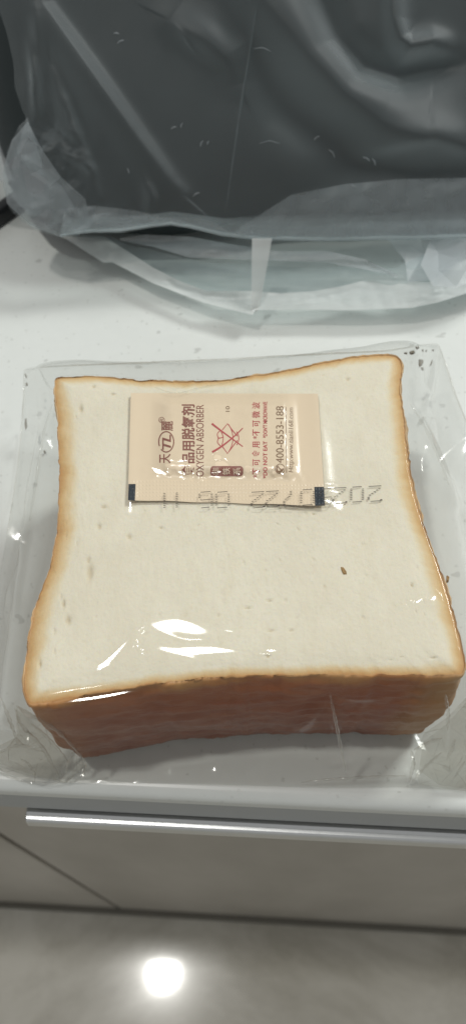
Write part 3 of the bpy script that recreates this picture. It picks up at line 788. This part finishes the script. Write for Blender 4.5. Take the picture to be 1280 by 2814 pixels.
def body_disp(q):
    h = 0
    h = h + ridge(q, [(80,-90),(120,20),(250,200),(370,370),(470,505),(500,532)], 75, 26, .0075)
    h = h + ridge(q, [(640,-100),(740,20),(850,160),(940,260),(1030,330),(1150,380),(1330,400)], 70, 120, .013)
    h = h - ridge(q, [(860,-80),(930,100),(1000,180),(1100,205),(1200,180),(1290,150)], 55, 45, .010)
    h = h + ridge(q, [(1075,-80),(1072,60),(1085,115),(1115,138),(1180,125),(1250,140)], 26, 40, .010)
    h = h - ridge(q, [(660,130),(780,300),(900,400),(1000,440)], 70, 70, .006)
    h = h + ridge(q, [(705,20),(690,120),(665,260),(640,440),(618,600)], 5, 5, .0010)
    h = h + ridge(q, [(470,60),(560,110),(640,170),(660,230)], 40, 60, .006)
    h = h + ridge(q, [(478,70),(510,110),(537,150)], 4, 6, .0008)
    h = h + ridge(q, [(150,200),(200,330),(255,470),(270,540)], 30, 14, .004)
    h = h + ridge(q, [(85,120),(105,230),(110,330)], 18, 14, .003) + ridge(q, [(110,40),(115,160),(100,300)], 22, 18, .003)
    h = h + ridge(q, [(410,590),(420,540),(405,500)], 14, 22, .003)
    h = h - ridge(q, [(880,500),(1000,470),(1200,460),(1400,470)], 60, 50, .004)
    h = h + ridge(q, [(1000,410),(1080,395),(1180,380),(1300,420)], 22, 50, .004)
    # crumpled lower left corner
    cw = np.exp(-(((q[..., 0]-130)/110)**2+((q[..., 1]-440)/130)**2))
    h = h + cw*(creases(q, 95, 81, 7)*.0060 + creases(q, 34, 82, 6)*.0008)
    cw2 = np.exp(-(((q[..., 0]-150)/140)**2+((q[..., 1]-600)/45)**2))
    h = h + cw2*creases(q, 60, 83, 7)*.0040
    h = h + creases(q, 600, 84, 6)*.0014
    return h
B = on_body(q[..., 0], q[..., 1]) + NB*body_disp(q)[..., None]
# the lip turns under: extra rows that roll back beneath
roll = []
for s in np.linspace(1, 0, 9)[:-1]:
    row = B[0].copy(); row[:, 1] += .045*s; row[:, 2] = np.maximum(.004, row[:, 2] - .004*math.sin(s*math.pi/2) - .012*s*s); roll.append(row)
B2 = np.concatenate([np.array(roll), B], 0)
obj('front_panel', gridmesh('front_panel', B2), MILK, cb)
# folded gusset layer just behind the front panel, reaching up from the lip
def layer(name, toplist, offs, mat, seed, lipoff=-3, n=(150, 40), cz=.0016):
    tp = resample(np.array(toplist, float), n[0]); lp = resample(lip, 1200)
    lx = np.interp(tp[:, 0], lp[:, 0], lp[:, 1])
    vv2 = np.linspace(0, 1, n[1])[:, None]
    qx = np.repeat(tp[:, 0][None], n[1], 0); qy = (lx+lipoff)[None]*(1-vv2) + tp[:, 1][None]*vv2
    q2 = np.stack([qx, qy], -1)
    Q = on_body(qx, qy, offs) + NB*(body_disp(q2)*.6 + creases(q2, 90, seed, 6)*cz)[..., None]
    return obj(name, gridmesh(name, Q), mat, cb)
layer('gusset_fold', [(166,645),(180,575),(260,565),(380,580),(440,595),(560,600),(640,640),(690,605),(800,535),(950,505),(1100,492),(1280,488),(1420,480)], .004, MILKD, 91)
layer('gusset_fold', [(166,648),(185,600),(300,585),(420,598),(470,600),(540,618),(610,645),(760,630),(1000,610),(1420,600)], .008, MILKD, 92)
# side layer at the left
ql = np.array([(8,470),(25,400),(70,320),(110,400),(150,470),(250,560),(260,620),(165,652),(60,610),(20,560)], float)
def body_patch(name, poly, off, n, jit, jz, seed, mat):
    r = np.random.RandomState(seed)
    o = crumple(name, poly, lambda q: on_body(q[:, 0], q[:, 1], off)[:, 2], n, jit, seed, mat, cb, jz)
    return o
body_patch('side_fold', ql, .003, 22, 40, .0020, 14, MILKD)
body_patch('side_fold', [(75,320),(100,390),(120,470),(210,545),(200,600),(90,600),(30,540),(30,470)], .006, 16, 44, .0022, 15, MILKD)
# rear panel of the bag beyond its left edge
qx, qy = np.meshgrid(np.linspace(-200, 260, 60), np.linspace(-200, 500, 80))
qb = np.stack([qx, qy], -1)
Q = on_body(qx, qy, .045) + NB*(creases(qb, 200, 95, 6)*.008)[..., None]
obj('rear_panel', gridmesh('rear_panel', Q), MILKD, cb)
# base of the bag lying on the counter in front of the lip
hem = np.array([(165,650),(182,656),(285,722),(308,720),(420,778),(560,832),(694,866),(700,852),(860,851),(960,853),(1040,850),(1130,846),(1200,832),(1280,806),(1420,740)], float)
def base_sheet(name, inner_l, zin, zout, mat, seed, amp, n=(240, 40), outl=hem):
    a = resample(np.array(inner_l, float), n[0]); b = resample(outl, n[0])
    t = np.linspace(0, 1, n[1])[:, None]
    qx = a[:, 0][None]*(1-t)+b[:, 0][None]*t; qy = a[:, 1][None]*(1-t)+b[:, 1][None]*t
    q2 = np.stack([qx, qy], -1)
    z = zin*(1-t)+zout*t + (np.sin(np.pi*(t*.85+.1))*amp)*(creases(q2*np.array([.45, 1]), 150, seed, 7)+.12*creases(q2, 48, seed+1, 6))
    Q = at(qx, qy, np.maximum(z, .0015))
    return obj(name, gridmesh(name, Q), mat, cb)
lipin = lip.copy(); lipin[:, 1] -= 22
base_sheet('base_panel', lipin, .010, .007, MILK, 101, .004)
base_sheet('base_panel', [(180,648),(300,645),(340,668),(470,700),(570,722),(700,728),(860,738),(1000,728),(1080,738),(1160,700),(1300,660),(1420,620)], .016, .0085, MILK, 103, .004)
base_sheet('hem', [(190,650),(290,652),(350,690),(420,735),(500,775),(570,800),(690,800),(770,806),(860,800),(930,788),(1010,768),(1090,772),(1180,775),(1260,720),(1420,640)], .014, .0115, MILKW, 105, .0022)
base_sheet('base_panel', [(330,655),(400,645),(520,650),(640,672),(760,690),(900,690),(1000,712),(1070,745),(1090,755)], .020, .018, MILKD, 107, .003, (160, 14), np.array([(335,662),(430,680),(520,708),(620,712),(760,716),(900,722),(1000,740),(1060,752),(1088,762)], float))
crumple('base_fold', [(1060,655),(1120,700),(1085,760),(1105,775),(1190,780),(1260,720),(1300,690),(1420,640),(1420,610),(1280,640)], lambda q: .016+.0*q[:, 0], 26, 34, 17, MILKD, cb, .0028)
crumple('base_fold', [(1180,660),(1150,740),(1200,800),(1300,780),(1420,700),(1420,630)], lambda q: .020+.0*q[:, 0], 14, 40, 18, MILKD, cb, .0028)
# sealed seam strip
t = np.linspace(0, 1, 40)[:, None]; s5 = np.linspace(0, 1, 5)[None]
qx = (692*(1-t)+690*t) + ((747-692)*(1-t)+(712-690)*t)*s5; qy = 655*(1-t)+(864*(1-s5)+852*s5)*t
obj('seam', gridmesh('seam', at(qx, qy, .0225*(1-t)**.8+.0115+0*s5-.002*t)), MILKW, cb)

# stress-whitened crinkles in the carrier bag film
trees = [BVHTree.FromPolygons([v_.co for v_ in o.data.vertices], [p_.vertices[:] for p_ in o.data.polygons]) for o in cb.children if o.name.startswith('front_panel')]
for (x, y, a, l) in ((320,93,.1,16),(332,116,-.5,22),(478,352,-.4,18),(500,345,-1.2,16),(555,395,-1.1,20),(572,393,-1.1,12),(910,422,.9,30),(1005,438,.5,24),(1025,445,1.1,22),(970,512,.2,14),(740,395,0,60),(870,380,-.6,20),(352,470,1.2,16),(540,535,-.5,22),(690,640,1.3,14),(720,138,.15,50)):
    dx, dy_ = l/2*math.cos(a), l/2*math.sin(a)
    crease([(x-dx, y-dy_), (x+.3*dy_, y-.3*dx), (x+dx, y+dy_)], .00026 if l < 40 else .00014, MILKD, 'crinkle', cb)
crease([(705,18),(690,120),(665,260),(640,440),(618,595)], .00022, MILK, 'crinkle', cb)
k = N('dark_bundle')
nz = k.noise(14, 4); 
DARK = k.bsdf(Base_Color=k.mix(nz, (.010, .015, .016), (.021, .029, .031)), Roughness=.6, Specular_IOR_Level=.3)
prf = [(.235,.010),(.202,.0105),(.194,.020),(.196,.034),(.203,.05),(.235,.09),(.285,.155),(.345,.23),(.40,.285),(.45,.30),(.50,.285),(.53,.23),(.54,.10),(.535,.03),(.51,.012)]
pr = resample(np.array(prf), 90, True); xs_ = np.linspace(-.115, .33, 70); R_ = []
for x in xs_:
    e = min(1, (x-xs_[0])/.05, (xs_[-1]-x)/.05); sh = math.sqrt(max(0.0, 1-(1-e)**2))*.35+.65 if e > 0 else .55
    c0 = np.array([.40, .02]); p_ = c0+(pr-c0)*np.array([sh, .3+.7*sh])
    R_.append(np.c_[np.full(len(pr), x), p_])
R_ = np.array(R_); fl_ = R_.reshape(-1, 3)
dn = vnoise(fl_, 16, 61, 3)*.007
cn = fl_-np.array([0, .38, .13]); cn[:, 0] = 0; cn /= np.linalg.norm(cn, axis=1, keepdims=True)+1e-9
fl_ = fl_+cn*(dn-.004)[:, None]; fl_[:, 2] = np.maximum(fl_[:, 2], .0095)
nn_ = len(pr)
me = mesh('dark_bundle', fl_, grid_faces(len(xs_), nn_, True)+[tuple(range(nn_-1, -1, -1)), tuple(range(len(fl_)-nn_, len(fl_)))])
bm = bmesh.new(); bm.from_mesh(me); bmesh.ops.recalc_face_normals(bm, faces=bm.faces); bm.to_mesh(me); bm.free()
tag(obj('dark_bundle', me, DARK), 'large dark soft bundle filling the translucent carrier bag', 'bundle')

# ------------------------------------------------------------------ black rod at the left edge
p0, p1 = at(-160, 694, .006), at(75, 528, .006)
axis = Vector(p1-p0); bm = box_bm(0, 0, 0, axis.length, .0085, .009, .002, 3)
o = obj('black_rod', bm, RODM, None, True)
o.location = Vector((p0+p1)/2) + Vector((0, 0, -.0014)); o.rotation_euler = (0, 0, math.atan2(axis.y, axis.x))
tag(o, 'short black plastic rod lying on the countertop left of the carrier bag', 'rod')
